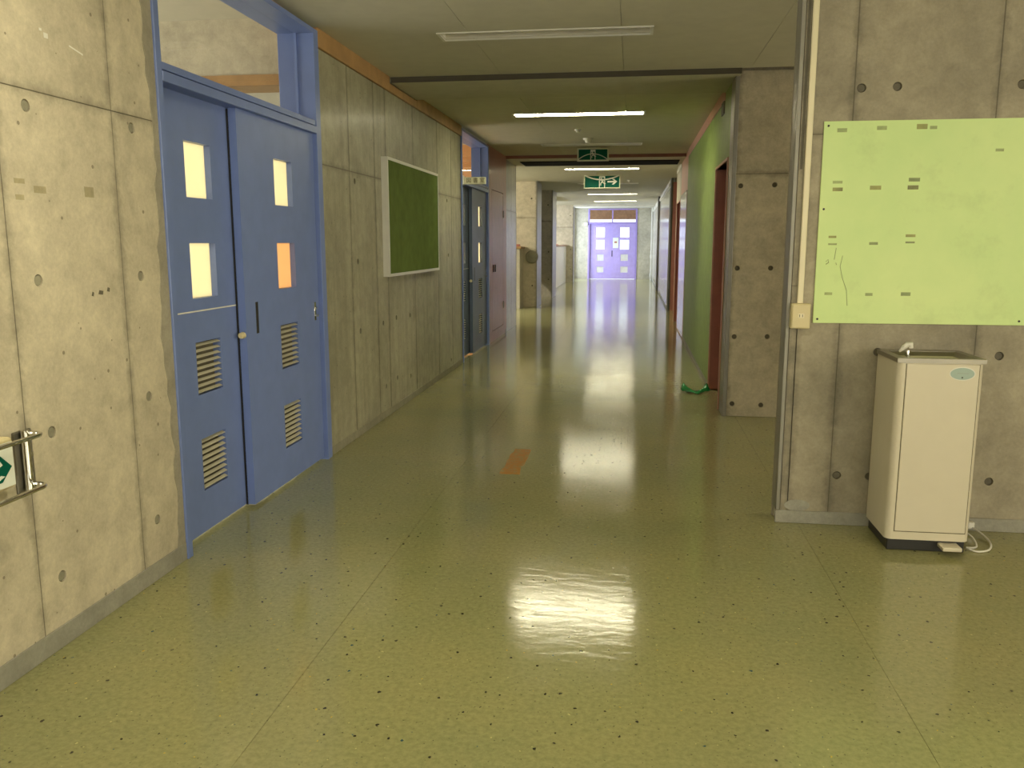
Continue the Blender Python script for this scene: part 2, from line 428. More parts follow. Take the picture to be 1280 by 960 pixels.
# rough mortar made good round the door frame
rnd = random.Random(3)
zs = [i*.06 for i in range(44)]
edge = [(3.205+.018*math.sin(z*5.1)+rnd.uniform(-.014, .014), z+.075) for z in zs if z < 2.48]
poly = [(3.262, .075)]+[(3.262, 2.55)]+[(edge[-1][0], 2.55)]+edge[::-1]
MB().prism(poly, on_x, XL, XL+.003).build('mortar_patch', M['mortar'], wl)
for y0, y1, z0, z1 in ((2.425, 2.470, 1.530, 1.545), (2.425, 2.462, 1.480, 1.496), (2.510, 2.566, 1.505, 1.527), (2.765, 2.815, 1.505, 1.540)):
    MB().box(XL, XL+.0008, y0, y1, z0, z1).build('tape_mark', M['tape_mark'], wl)
for y0, y1, z in ((2.758, 2.772, 1.165), (2.797, 2.826, 1.168), (2.848, 2.866, 1.176)):
    MB().prism([(y0, z), (y1-.004, z-.003), (y1, z+.010), (y0+.006, z+.014)], on_x, XL, XL+.0008).build('gouge', M['plug'], wl)
for y0, y1, z0, z1 in ((2.60, 2.612, 2.014, 2.022), (2.62, 2.640, 1.996, 2.012)):
    MB().box(XL, XL+.0008, y0, y1, z0, z1).build('paint_fleck', M['white'], wl)
MB().prism([(2.744, 1.995), (2.815, 1.980), (2.815, 1.986), (2.744, 2.000)], on_x, XL, XL+.0008).build('paint_fleck', M['white'], wl)
b = MB().box(XL, XL+.006, -4.5, 3.262, 0, .075, .002).build('baseboard_left', M['base']); struct(b)

# left wall, middle
wm = struct(MB().box(-2.08, XL-.02, 5.06, 9.36, 0, 3.1).build('wall_left_middle', M['mortar']))
wall_panels(wm, 0, XL, 1, [5.06, 5.594, 6.165, 6.459, 7.288, 8.195, 8.839, 9.36], [0, 1.818, 2.49], M['concrete_mid'],
    [(5.70, 1.76), (5.722, 1.22), (5.733, .736), (6.291, .74), (6.66, .75), (7.09, .734), (6.333, .24), (6.655, .26), (7.076, .21), (8.663, 1.22), (8.63, 1.77), (8.75, .12)], gap=.007)
struct(MB().box(XL-.02, XL+.004, 5.06, 9.36, 0, .055, .002).build('baseboard_left', M['dark_base']))
struct(MB().box(XL-.02, XL+.012, 5.06, 6.58, 2.49, H, .003).box(XL-.02, XL+.012, 6.58, 7.42, 2.49, 2.55, .003).box(XL-.02, XL+.012, 7.42, 9.36, 2.49, H, .003).build('trim_1', M['wood']), 'orange-brown wooden trim strip along the top of the wall')
struct(MB().box(-2.08, XL-.02, 9.34, 9.36, 2.49, 3.1).build('wall_left_top', M['mortar']))

# fountain wall (faces the camera), with steel corner guard
YF = 4.13
wf = struct(MB().box(.729, 6.4, YF+.02, YF+.13, 0, 3.1).build('wall_right', M['concrete']))
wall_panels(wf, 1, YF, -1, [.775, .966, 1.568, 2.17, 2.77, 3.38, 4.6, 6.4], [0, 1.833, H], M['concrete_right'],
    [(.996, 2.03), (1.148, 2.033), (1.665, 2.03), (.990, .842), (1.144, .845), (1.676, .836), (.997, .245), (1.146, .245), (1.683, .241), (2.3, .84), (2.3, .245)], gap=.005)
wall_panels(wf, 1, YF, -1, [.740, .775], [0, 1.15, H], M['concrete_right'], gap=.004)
MB().box(.722, .740, YF-.0012, YF+.02, .062, H, .002).box(.722, .729, YF+.02, YF+.10, .062, H, .001).build('corner_guard', M['guard'], wf)
MB().box(.748, .760, YF-.001, YF, 1.68, H).build('dark_strip', M['plug'], wf)  # thin dark strip on the upper wall beside the guard
MB().box(.722, .730, YF+.10, YF+.13, 0, H).build('mortar_edge', M['mortar'], wf)
struct(MB().box(.718, 6.4, YF-.010, YF, 0, .062, .002).build('baseboard_right', M['base']))
MB().prism([(.79+.055*math.cos(a)*1.1+.03, .088+.028*math.sin(a)) for a in [i*PI/9 for i in range(18)]], on_y, YF-.0025, YF).build('mortar_patch', M['base'], wf)

# column face further down the right side
YC = 6.72
wc = struct(MB().box(.745, 6.4, YC+.02, 6.96, 0, 3.1).build('pillar', M['mortar']))
wall_panels(wc, 1, YC, -1, [.757, 1.175, 2.0, 3.5, 6.4], [0, 1.858, H], M['concrete'],
    [(.795, 1.77), (1.043, 1.775), (.795, 1.155), (1.043, 1.157), (.795, .629), (1.043, .633), (.80, .10), (1.02, .095)])
MB().box(.727, .757, YC-.002, YC+.02, 0, H, .002).box(.727, .745, YC+.02, 6.96, 0, H).build('corner_guard', M['steel'], wc)
struct(MB().plate([-5.0, 7.0], [0, 3.1], [(4.6, 6.2, .8, 2.4)], on_x, 6.30, 6.4).build('wall_side_corridor', M['concrete']))  # opening is unseen, added along with the side corridor fill lamp

# back of the lobby behind the camera, with window openings
struct(MB().plate([-2.1, 6.4], [0, 3.1], [(-1.4, 4.6, .75, 2.55)], on_y, -4.5, -4.65).build('wall_back', M['concrete']))
struct(MB().plate([-5.0, 4.15], [0, 3.1], [(-3.5, 1.1, .75, 2.45)], on_x, 5.5, 5.6).build('wall_lobby_side', M['concrete']))
wb = MB()
for x in (-1.4, .07, 1.57, 3.07, 4.56): wb.box(x, x+.04, -4.6, -4.55, .75, 2.55)
for z in (.75, 2.51): wb.box(-1.4, 4.6, -4.6, -4.55, z, z+.04)
win = struct(wb.build('window_1', M['alu'])); MB().box(-1.36, 4.56, -4.58, -4.575, .79, 2.51).build('window_pane', M['glass'], win)

# ------------------------------------------------------------------ ceiling
LAMPS = [(1.95, 1), (5.31, 0), (8.60, 1), (11.27, 0), (14.98, 1), (18.7, 0), (22.73, 1), (26.6, 1)]
LX0, LX1, LW = -1.19, .075, .17
roof = struct(MB().box(-8.4, 6.6, -5.0, 12.7, 3.1, 3.25).box(-4.7, 2.2, 12.7, 29.6, 3.1, 3.25).box(-2.4, 2.2, 29.6, 32.4, 3.1, 3.25).build('roof', M['mortar']))
ceil = struct(MB().box(-2.0, 5.6, -4.6, 32.3, 2.70, 2.72).build('ceiling', M['ceiling']))
cx = [-4.6, -3.755, -2.84, -1.925, -1.01, -.095, .82, 1.735, 2.65, 3.565, 4.48, 5.4]
def ceil_strip(a, b, y0, y1):
    hs = []
    for y, on in LAMPS:
        u0, u1 = max(a, LX0), min(b, LX1)
        if u1 > u0 and y0 < y < y1: hs.append((u0, u1, y, y+LW))
    e = .0012
    hs = [(max(h[0], a+e), min(h[1], b-e), h[2], h[3]) for h in hs]
    MB().plate([a+e, b-e], [y0, y1], hs, lambda u, v, t: (u, v, t), H, H+.008).build('ceiling_board', M['ceiling'], ceil)
for a, b in zip(cx, cx[1:]):
    if b > -1.93 or b < -1.9:
        if b > -1.9:
            ceil_strip(max(a, XL-.02), b, -4.5, 6.62)
            if a < .8: ceil_strip(max(a, XL-.02), min(b, .82), 7.40, 12.66)
        if a < .8: ceil_strip(a, min(b, .9), 13.90, 29.3)
        if -2.9 < a < .8: ceil_strip(max(a, -2.3), min(b, .9), 29.3, 32.2)
# first beam
bm1 = struct(MB().box(XL, .757, 6.62, 7.42, 2.560, 2.69, .003).build('beam', M['beam_soffit']))
MB().box(XL+.01, .757, 6.612, 6.62, 2.560, H).build('beam_shade_strip', M['beam_face'], bm1)  # strip coloured dark for the shade on the beam's front face
# second beam: red fascia and dark shutter slot
bm2 = struct(MB().box(XL, XR, 12.66, 13.90, 2.555, 2.69, .003).build('beam', M['beam_soffit']))
MB().box(XL, XR, 12.650, 12.66, 2.555, H).build('red_fascia', M['red_brown'], bm2)
MB().box(-1.72, .66, 13.10, 13.80, 2.545, 2.555).build('shutter_slot', M['dark'], bm2)

# recessed ceiling lamps
names = {1.95: ('lit strip light over the lobby, first of the row of ceiling lights', 1),
         5.31: ('unlit recessed strip light on the ceiling before the first beam', 0),
         8.60: ('brightly lit strip light just past the first ceiling beam', 1),
         11.27: ('unlit strip light right in front of the red fascia beam', 0),
         14.98: ('lit strip light between the two green hanging exit signs', 1),
         18.7: ('unlit strip light above and behind the green sign with the arrow', 0),
         22.73: ('thin lit strip light under the arrow sign, before the bright end bay', 1),
         26.6: ('lit strip light closest to the purple doors', 1)}
proto = None
for y, on in LAMPS:
    r = empty('ceiling_light', ((LX0+LX1)/2, y+LW/2, H))
    mb = MB()
    mb.plate([LX0-.018, LX1+.018], [y-.018, y+LW+.018], [(LX0, LX1, y, y+LW)], lambda u, v, t: (u, v, t), H-.007, H)
    mb.build('rim', M['alu'], r)
    MB().plate([LX0-.004, LX1+.004], [y-.004, y+LW+.004], [(LX0, LX1, y, y+LW)], lambda u, v, t: (u, v, t), H+.0085, H+.075).box(LX0-.004, LX1+.004, y-.004, y+LW+.004, H+.075, H+.08).build('trough', M['white'], r)
    if on:
        MB().box(LX0+.002, LX1-.002, y+.003, y+LW-.003, H+.004, H+.014, .003).build('diffuser', M['lamp_on'], r)
    else:
        for yy in (y+.05, y+LW-.05):
            MB().cyl((LX0+.03, yy, H+.05), (LX1-.03, yy, H+.05), .014, n=10).build('fluorescent_tube', M['lamp_off'], r, True)
    tag(r, names[y][0], 'ceiling light')

# ------------------------------------------------------------------ rooms behind the left wall
struct(MB().box(-8.2, -2.08, -1.3, -1.2, 0, 3.1).build('wall_classroom', M['white']))
struct(MB().box(-8.2, -2.08, 9.15, 9.25, 0, 3.1).build('wall_library', M['white']))
struct(MB().box(-8.2, -2.08, 12.5, 12.66, 0, 3.1).build('wall_library', M['orange_wall']))
struct(MB().plate([-1.3, 12.6], [0, 3.1], [(.6, 6.2, .8, 2.6), (9.4, 11.9, .8, 2.6)], on_x, -7.5, -7.6).build('wall_outer', M['white']))
struct(MB().box(-7.5, -2.09, -1.2, 9.15, 0, .004).build('floor_classroom', M['white']))  # pale floor added over the vinyl to bounce daylight upward
struct(MB().box(-7.5, -2.09, 9.25, 12.5, 0, .004).build('floor_library', M['white']))
struct(MB().box(-7.5, -2.08, -1.2, 9.15, 2.96, 3.0).build('ceiling_classroom', M['ceiling']))
struct(MB().box(-7.5, -2.08, 9.25, 12.5, 2.75, 2.8).build('ceiling_library', M['ceiling']))
cb = struct(MB().box(-7.5, -2.30, 6.2, 6.5, 2.565, 2.96).build('beam', M['concrete'])); MB().box(-7.5, -2.30, 6.19, 6.5, 2.49, 2.565).build('wooden_batten', M['wood'], cb)
struct(MB().box(-2.50, -2.08, -1.2, 9.15, 2.80, 2.96).build('beam', M['pink']))

# ------------------------------------------------------------------ sliding doors on the left
def rect_leaf(name, parent, y0, y1, holes, x0, x1, mat):
    return MB().plate([y0, y1], [.018, 1.985], holes, on_x, x0, x1).build(name, mat, parent)
def slats(parent, y0, y1, z0, z1, x0, x1, mat):
    n = 9; dz = (z1-z0)/n
    for i in range(n):
        z = z0+dz*(i+.5)
        mb = MB(); t = .0012
        # slanted blade: outer edge low, inner edge high
        prof = [(x1-.003, z-dz*.17), (x1-.003+t, z-dz*.17+t), (x1-.019, z+dz*.20), (x1-.019-t, z+dz*.20-t)]
        mb.prism([(p[0], p[1]) for p in prof], lambda u, v, tt: (u, tt, v), y0, y1)
        mb.build('louver_slat', mat, parent)
def double_door(name, oy, pal, label):
    blue, frame = pal
    d = empty(name, (XL, 4.16+oy, 0)); struct(d, label)
    Y = lambda v: v+oy
    MB().box(-2.09, XL+.012, Y(3.262), Y(3.302), 0, H-.02, .002).build('jamb', frame, d)
    MB().box(-2.09, XL+.012, Y(4.988), Y(5.060), 0, H-.02, .002).build('jamb', frame, d)
    MB().box(-2.02, XL+.014, Y(3.302), Y(4.988), 1.985, 2.026, .002).build('lintel', frame, d)
    MB().box(-2.09, XL+.006, Y(3.302), Y(4.988), 2.032, 2.062, .002).build('transom_sill', frame, d)
    MB().box(-2.02, XL-.01, Y(3.302), Y(4.988), 2.026, 2.032).build('shadow_gap', M['dark'], d)
    MB().box(-2.09, XL+.012, Y(3.302), Y(4.988), 2.552, H-.02, .002).build('head', frame, d)
    MB().box(-1.985, -1.979, Y(3.302), Y(4.988), 2.062, 2.552).build('transom_pane', M['glass'], d)
    gs = MB()
    for a, b in ((3.302, 3.316), (4.974, 4.988)): gs.box(-1.995, -1.969, Y(a), Y(b), 2.062, 2.552)
    gs.build('glazing_bead', frame, d)
    zz = [(1.10, 1.347), (1.547, 1.79)]; zl = [(.21, .455), (.66, .902)]
    for nm, y0, y1, wy0, wy1, x0, x1 in (('left', 3.34, 4.085, 3.572, 3.808, -1.985, -1.945), ('right', 3.985, 4.985, 4.402, 4.645, -1.935, -1.895)):
        holes = [(Y(wy0), Y(wy1), a, b) for a, b in zz+zl]
        lf = rect_leaf('door_leaf', d, Y(y0), Y(y1), holes, x0, x1, blue)
        for a, b in zz:
            MB().box(x0+.004, x0+.010, Y(wy0), Y(wy1), a, b).build('frosted_pane', M['frost_peach_glow'] if (nm == 'right' and a < 1.3 and oy == 0) else M['frost'], lf)
        for a, b in zl:
            slats(lf, Y(wy0), Y(wy1), a, b, x0, x1, M['slat'])
            MB().box(x0-.002, x0, Y(wy0)-.005, Y(wy1)+.005, a-.005, b+.005).build('louver_backing', M['plug'], lf)
        if nm == 'right':
            MB().box(x1-.002, x1+.002, Y(4.10), Y(4.128), .89, 1.05, .001).build('finger_pull', M['black'], lf)
            MB().box(x0-.009, x0+.002, Y(3.985), Y(3.990), .015, 1.98).build('black_edge_strip', M['black'], lf)  # thin black strip down the near edge of the leaf
            k = MB().box(x1, x1+.004, Y(4.905), Y(4.932), .885, .995, .001); k.cyl((x1, Y(4.918), .915), (x1+.02, Y(4.918), .915), .008); k.cyl((x1, Y(4.918), .96), (x1+.012, Y(4.918), .96), .006)
            k.build('latch', M['chrome'], lf, True)
            MB().cyl((-1.915, Y(3.985), .893), (-1.915, Y(3.962), .893), .017, .015, 14).cyl((-1.915, Y(3.962), .893), (-1.915, Y(3.95), .893), .010, .009, 12).build('lock_knob', M['cream_plastic'], lf, True)
        else:
            MB().box(x1, x1+.0015, Y(3.345), Y(3.985), 1.040, 1.046).build('pale_stripe', M['white'], lf)
    return d
double_door('door_1', 0, (M['blue'], M['blue']), 'blue double sliding door with glowing panes, louvers and a clear transom')
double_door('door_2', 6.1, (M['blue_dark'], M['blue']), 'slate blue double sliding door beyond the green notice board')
struct(MB().box(-2.08, XL, 9.33, 9.362, 0, H).build('wall_left_edge', M['concrete_mid']))

# ------------------------------------------------------------------ red fire door and pillar
fd = struct(MB().box(-2.0, XL-.002, 11.16, 12.69, 0, H).build('door_3', M['red']), 'salmon red steel fire door panel')
MB().plate([11.165, 12.685], [.06, H-.01], [(11.36, 12.37, .15, 2.045)], on_x, XL-.002, XL+.012).build('door_panel', M['red'], fd)
wk = MB().box(XL-.002, XL+.012, 11.368, 12.362, .158, 2.037, .003).build('wicket_leaf', M['red'], fd)
for y in (11.45, 11.60): MB().box(XL+.012, XL+.024, y, y+.035, .95, 1.05, .005).build('recessed_handle', M['black'], wk)
for z in (.45, 1.75): MB().cyl((XL+.016, 12.375, z-.05), (XL+.016, 12.375, z+.05), .008).build('hinge', M['steel'], wk)
pl = struct(MB().box(-3.2, XL-.02, 12.69, 13.87, 0, 3.1).build('pillar', M['mortar']))
wall_panels(pl, 0, XL, 1, [12.69, 13.29, 13.86], [0, 1.825, H], M['concrete_sealed'])
for y in (12.69, 13.855): MB().box(XL-.01, XL+.004, y, y+.018, .0, 1.823 if y < 13 else 1.823, .001).build('corner_guard', M['steel'], pl)
MB().box(-3.2, XL-.02, 13.87, 13.872, 0, H).build('mortar_face', M['concrete'], pl)

# ------------------------------------------------------------------ bays on the far left
def bay_wall(x1, y0, y1, cuts, mat):
    p = struct(MB().box(-4.6, x1-.02, y0+.02, y1, 0, 3.1).build('pillar', M['concrete']))
    wall_panels(p, 1, y0, -1, [-4.6, -3.4, cuts, x1-.022], [0, 1.86, H], mat, [(x1-.10, 1.12), (x1-.10, .45), (x1-.12, 2.25)])
    MB().box(x1-.022, x1, y0-.002, y0+.045, 0, H, .003).box(x1-.02, x1, y0+.045, y1, 0, H).build('corner_guard', M['steel'], p)
    return p
bay_wall(-1.985, 17.9, 18.75, -2.6, M['concrete'])
bay_wall(-1.945, 21.0, 22.0, -2.55, M['concrete'])
bay_wall(-2.0, 29.3, 29.6, -2.6, M['concrete'])
struct(MB().plate([12.66, 29.6], [0, 3.1], [(14.2, 17.6, 1.35, 2.5), (19.6, 20.8, 1.35, 2.5), (23.2, 29.1, 1.35, 2.5)], on_x, -4.5, -4.6).build('wall_bay', M['concrete']))
def parapet(name, x0, x1, y0, y1, mat, label):
    p = struct(MB().box(x0, x1, y0, y1, 0, 1.22, .004).build(name, mat), label)
    MB().box(x0, x1+.03, y0-.03, y1+(.0), 1.22, 1.265, .006).build('wooden_coping', M['wood'], p)
    return p
parapet('wall_low', -4.5, -2.27, 17.3, 17.9, M['concrete'], 'low concrete wall with an orange coping in the first bay')
parapet('wall_low', -2.40, -2.25, 23.0, 29.3, M['white'], 'low white wall in the far bay')
parapet('wall_low', -4.5, -3.2, 20.9, 21.0, M['concrete'], None)
o = MB().cyl((-2.09, 17.88, 1.05), (-2.09, 17.845, 1.05), .135, .12, 28).cyl((-2.09, 17.845, 1.05), (-2.09, 17.835, 1.05), .12, .07, 28).build('round_shadow_disc', M['plug'], None, True)  # solid dark disc built in place of a round cast shadow
M_shadow_disc = concrete('shadow_grey_disc', (.22, .21, .15), pits=False); o.data.materials[0] = M_shadow_disc
tag(o, 'dark grey disc standing for a round shadow on the pillar face next to the low ledge', 'disc')
for i, (x, y, z) in enumerate(((-2.33, 17.42, 1.265), )):
    o = MB().box(x-.05, x+.05, y-.05, y+.05, z, z+.05, .012, 2).build('red_box', M['red'], None, origin=(x, y, z)); tag(o, 'small reddish box lying on the orange coping of the first bay', 'box')
o = MB().box(-2.34, -2.27, 26.0, 26.5, 1.265, 1.305, .008).build('pink_box', M['pink']); tag(o, 'small pink box on the coping of the low white wall', 'box')
# slanted strip fixture in the far bay
r = empty('wall_strip_lamp', (-2.5, 25.2, 2.5))
MB().box(-2.58, -2.42, 24.0, 26.6, 2.44, 2.598, .01).build('housing', M['white'], r)
MB().cyl((-2.45, 24.1, 2.425), (-2.45, 26.5, 2.425), .016, n=8).build('tube', M['lamp_off'], r, True)
tag(r, 'white strip fixture under the ceiling of the far bay at the left', 'light fixture')

# ------------------------------------------------------------------ right wall down the corridor
def xr_wall(y0, y1, mat, name='wall_right_corridor', z0=0, z1=H): return struct(MB().box(XR, XR+.12, y0, y1, z0, z1).build(name, mat))
gw = struct(MB().plate([6.96, 12.12], [0, 3.1], [(7.0, 7.93, .0, 1.985)], on_x, XR, XR+.10).build('wall_right_green', M['green_wall']), 'long glossy green painted wall')
MB().box(XR-.006, XR, 7.42, 12.12, 2.50, H, .002).build('picture_rail', M['pink'], gw)
MB().box(XR-.004, XR, 7.97, 12.12, 0, .05, .001).build('skirting', M['base'], gw)
MB().box(XR-.012, XR, 7.44, 7.62, 2.40, 2.5).build('dark_plate', M['plug'], gw)
def recess_door(name, y0, y1, z1, label):
    d = empty(name, (XR, (y0+y1)/2, 0)); struct(d, label)
    fr = MB().plate([y0-.02, y1+.02], [0, z1+.02], [(y0, y1, -.1, z1)], on_x, XR-.012, XR+.10)
    fr.build('door_frame', M['pink'], d)
    MB().box(XR+.0, XR+.50, y1-.004, y1+.03, .012, z1).build('door_leaf', M['red'], d)
    MB().box(XR+.10, XR+.50, y0-.03, y0+.0, 0, z1).build('reveal', M['red'], d)
    MB().box(XR+.0, XR+.50, y0, y1, z1, z1+.03).build('reveal_head', M['red'], d)
    MB().box(XR+.50, XR+.53, y0-.03, y1+.03, 0, z1+.03).build('reveal_back', M['red'], d)
    return d
recess_door('door_4', 7.0, 7.93, 1.985, 'red doorway in the green wall, thin pink frame')
pr = xr_wall(12.12, 13.70, M['pink'], 'pillar')
MB().box(XR-.008, XR, 12.16, 13.66, .02, 2.04, .002).build('glossy_panel', M['pinkpanel'], pr)
MB().box(XR-.010, XR, 12.16, 13.66, 2.04, 2.06).build('steel_strip', M['steel'], pr)
w5 = struct(MB().plate([13.70, 15.10], [0, H], [(13.80, 14.75, 0, 1.985)], on_x, XR, XR+.10).build('wall_right_far', M['concrete']))
MB().box(XR-.012, XR, 13.7, 15.1, 2.50, 2.55).build('rail', M['white'], w5)
recess_door('door_5', 13.80, 14.75, 1.985, 'dark red doorway beyond the glossy pink panel')
# alcove, then pier with a red inner part
struct(MB().box(1.9, 2.0, 15.0, 17.5, 0, 3.1).build('wall_alcove', M['concrete']))
struct(MB().box(XR+.1, 1.9, 15.02, 15.1, 0, 3.1).build('wall_alcove', M['concrete']))
struct(MB().box(.80, 1.9, 17.40, 17.6, 0, 3.1).build('wall_alcove', M['concrete']))
d6 = struct(MB().box(.765, 1.6, 17.365, 17.40, 0, 2.52).build('door_6', M['red']), 'red door standing in the alcove beyond')
MB().box(.88, 1.5, 17.355, 17.365, .05, 2.0, .003).build('door_leaf', M['red'], d6)
p2 = struct(MB().box(XR, .765, 17.36, 17.9, 0, H).build('pillar', M['beam_face']), 'dark pier edge')
for (a, bb) in ((17.9, 24.2), (25.0, 32.2)):
    wv = struct(MB().box(XR, XR+.12, a, bb, 0, H).build('wall_right_panels', M['white']))
    n = int((bb-a)/1.05); st = (bb-a)/n
    for i in range(n):
        MB().box(XR-.010, XR, a+i*st+.004, a+(i+1)*st-.004, .06, 2.44, .003).build('gloss_panel', M['whitepanel'], wv)
    MB().box(XR-.025, XR, a, bb, 2.47, 2.53, .003).build('rail', M['white'], wv)
    MB().box(XR-.004, XR, a, bb, 0, .055).build('skirting', M['base'], wv)
struct(MB().box(XR-.05, XR+.12, 24.2, 25.0, 0, H).build('pillar', M['beam_face']))

# ------------------------------------------------------------------ end wall with purple doors
YE = 32.2
we = struct(MB().plate([-2.24, .9], [0, 3.1], [(-1.66, .15, 0, 2.58)], on_y, YE, YE+.2).build('wall_end', M['concrete']))
d3 = empty('door_7', (-.755, YE, 0)); struct(d3, 'purple double sliding door at the bright end of the corridor')
MB().box(-1.66, -1.60, YE-.02, YE+.15, 0, 2.58).build('jamb', M['purple_frame'], d3)
MB().box(.09, .15, YE-.02, YE+.15, 0, 2.58).build('jamb', M['purple_frame'], d3)
MB().box(-1.60, .09, YE-.02, YE+.15, 2.02, 2.09).build('lintel', M['purple_frame'], d3)
MB().box(-1.60, .09, YE-.02, YE+.15, 2.54, 2.58).build('head', M['purple_frame'], d3)
MB().box(-1.60, .09, YE+.06, YE+.066, 2.09, 2.54).build('transom_pane', M['glass'], d3)
MB().box(-.78, -.74, YE+.04, YE+.08, 2.09, 2.54).build('mullion', M['purple_frame'], d3)
for x0, x1, wx0, wx1, y0 in ((-1.60, -.74, -1.36, -1.04, YE+.05), (-.80, .09, -.47, -.14, YE)):
    zz = [(1.09, 1.44), (1.53, 1.90)]; zl = [(.24, .46), (.67, .91)]
    lw = (wx0+.03, wx1-.03)
    lf = MB().plate([x0, x1], [.01, 2.02], [(wx0, wx1, a, b) for a, b in zz]+[(lw[0], lw[1], a, b) for a, b in zl], on_y, y0, y0+.04).build('door_leaf', M['purple'], d3)
    for a, b in zz: MB().box(wx0, wx1, y0+.018, y0+.024, a, b).build('pane', M['glass'], lf)
    for a, b in zl: MB().box(lw[0], lw[1], y0+.014, y0+.030, a, b).build('louver', M['whitepanel'], lf)
    if x0 > -1:
        MB().box(-.775, -.745, y0-.006, y0+.002, .83, 1.05, .002).build('finger_pull', M['black'], lf)
nt_ = MB().box(-.735, -.53, YE-.004, YE-.001, 1.14, 1.52).build('paper_notice', M['sign_white']); tag(nt_, 'white paper notice with a red mark taped to the purple door', 'notice')
MB().box(-.68, -.585, YE-.006, YE-.004, 1.33, 1.385).build('red_mark', M['red'], nt_)
o = MB().box(-1.80, -1.67, YE-.07, YE, 1.965, 2.085, .02, 2).build('alarm_box', M['white']); tag(o, 'small white box on the end wall at the top corner of the door', 'box')
# pipe in the right corner of the end wall
r = empty('white_pipe', (.665, 31.4, 0))
MB().cyl((.665, 31.4, 0), (.665, 31.4, 2.6), .022, n=10).build('pipe', M['white'], r, True)
for z in (.18, .85): MB().cyl((.665, 31.4, z-.06), (.665, 31.4, z+.06), .038, n=10).build('fitting', M['white'], r, True)
tag(r, 'thin white vertical pipe with fittings in the corner at the end', 'pipe')
# outside the doors: paving, wooden canopy
struct(MB().box(-14, 12, 32.4, 60, -.25, -.05).build('ground', M['base']))
struct(MB().box(-14, -8.4, -10, 32.4, -.25, -.05).build('ground', M['base']))
cn = struct(MB().box(-3, 3, 32.45, 35.6, 2.86, 2.95).build('canopy_roof', M['wood']))
for i in range(9): MB().box(-3, 3, 32.5+i*.34, 32.5+i*.34+.33, 2.83, 2.86, .004).build('plank', M['wood_glow'], cn)
MB().box(-3, 3, 35.5, 35.6, 2.28, 2.86).build('fascia', M['wood_glow'], cn)
for x in (-2.8, 2.8): MB().box(x-.08, x+.08, 35.35, 35.5, -.05, 2.86).build('post', M['wood'], cn)
# window bay beside the end wall
struct(MB().plate([29.6, 32.2], [0, 3.1], [(29.72, 32.08, .02, 2.56)], on_x, -2.16, -2.24).build('wall_end_bay', M['white']))
wn = MB()
for y in (29.72, 30.88, 32.03): wn.box(-2.23, -2.17, y, y+.05, .02, 2.56)
wn.box(-2.23, -2.17, 29.72, 32.08, 2.51, 2.56).box(-2.23, -2.17, 29.72, 32.08, .02, .08)
wn = struct(wn.build('window_2', M['white'])); MB().box(-2.203, -2.197, 29.77, 32.03, .08, 2.51).build('window_pane', M['glass'], wn)
struct(MB().box(-2.02, XR, 29.28, 29.34, 2.54, H).build('beam', M['white']))

# ------------------------------------------------------------------ green notice board on the left wall
b0 = empty('notice_board', (XL, 7.15, 1.1)); X1 = XL+.05
MB().plate([6.33, 8.03], [1.09, 1.985], [(6.352, 8.008, 1.112, 1.963)], on_x, XL, X1).build('aluminium_frame', M['alu'], b0)
MB().box(XL+.002, X1-.004, 6.352, 8.008, 1.112, 1.963).build('felt_panel', M['felt'], b0)
tag(b0, 'dark green felt notice board in a pale aluminium frame on the concrete wall', 'notice board')

# room name sign above the second door
r = empty('room_sign', (XL, 9.43, 2.02))
MB().box(XL, XL+.02, 9.39, 9.47, 1.975, 2.075, .002).build('wall_bracket', M['white'], r)
MB().box(XL+.02, XL+.265, 9.42, 9.445, 1.982, 2.058, .003).build('sign_plate', M['sign_frame'], r)
def text_mesh(s, size, parent, mat, loc, rot, name='lettering', depth=.0008):
    cu = bpy.data.curves.new(name, 'FONT'); cu.body = s; cu.size = size; cu.align_x = 'CENTER'; cu.align_y = 'CENTER'; cu.extrude = depth
    t = bpy.data.objects.new(name, cu); C.objects.link(t)
    bpy.context.view_layer.update(); dg = bpy.context.evaluated_depsgraph_get()
    me = bpy.data.meshes.new_from_object(t.evaluated_get(dg), depsgraph=dg); me.name = name; me.materials.clear(); me.materials.append(mat)
    bpy.data.objects.remove(t)
    o = bpy.data.objects.new(name, me); C.objects.link(o); o.parent = parent; o.location = Vector(loc)-(parent.location if parent else Vector()); o.rotation_euler = rot
    return o
for i, ch in enumerate('図書室'):
    text_mesh(ch, .058, r, M['ink'], (XL+.075+i*.075, 9.4185, 2.020), (PI/2, 0, 0))
tag(r, 'small cream room name sign projecting over the slate blue door', 'sign')

# ------------------------------------------------------------------ hanging exit signs
def running_man(cx, cz, s, to3, t0, t1, mb):
    def limb(a, b, w0, w1):
        ax, az = a; bx, bz = b; dx, dz = bx-ax, bz-az; L = math.hypot(dx, dz); nx, nz = -dz/L, dx/L
        mb.prism([(cx+s*(ax+nx*w0), cz+s*(az+nz*w0)), (cx+s*(ax-nx*w0), cz+s*(az-nz*w0)), (cx+s*(bx-nx*w1), cz+s*(bz-nz*w1)), (cx+s*(bx+nx*w1), cz+s*(bz+nz*w1))], to3, t0, t1)
    mb.prism([(cx+s*(-.10+.085*math.cos(i*PI/6)), cz+s*(.40+.085*math.sin(i*PI/6))) for i in range(12)], to3, t0, t1)
    limb((-.06, .30), (.06, .0), .10, .09)
    limb((-.08, .27), (-.30, .16), .045, .04); limb((-.30, .16), (-.36, .0), .04, .03)
    limb((.0, .27), (.20, .14), .045, .04); limb((.20, .14), (.32, .24), .04, .03)
    limb((.04, .02), (-.16, -.16), .07, .05); limb((-.16, -.16), (-.14, -.42), .05, .04)
    limb((.07, .02), (.24, -.18), .07, .05); limb((.24, -.18), (.44, -.20), .05, .04)
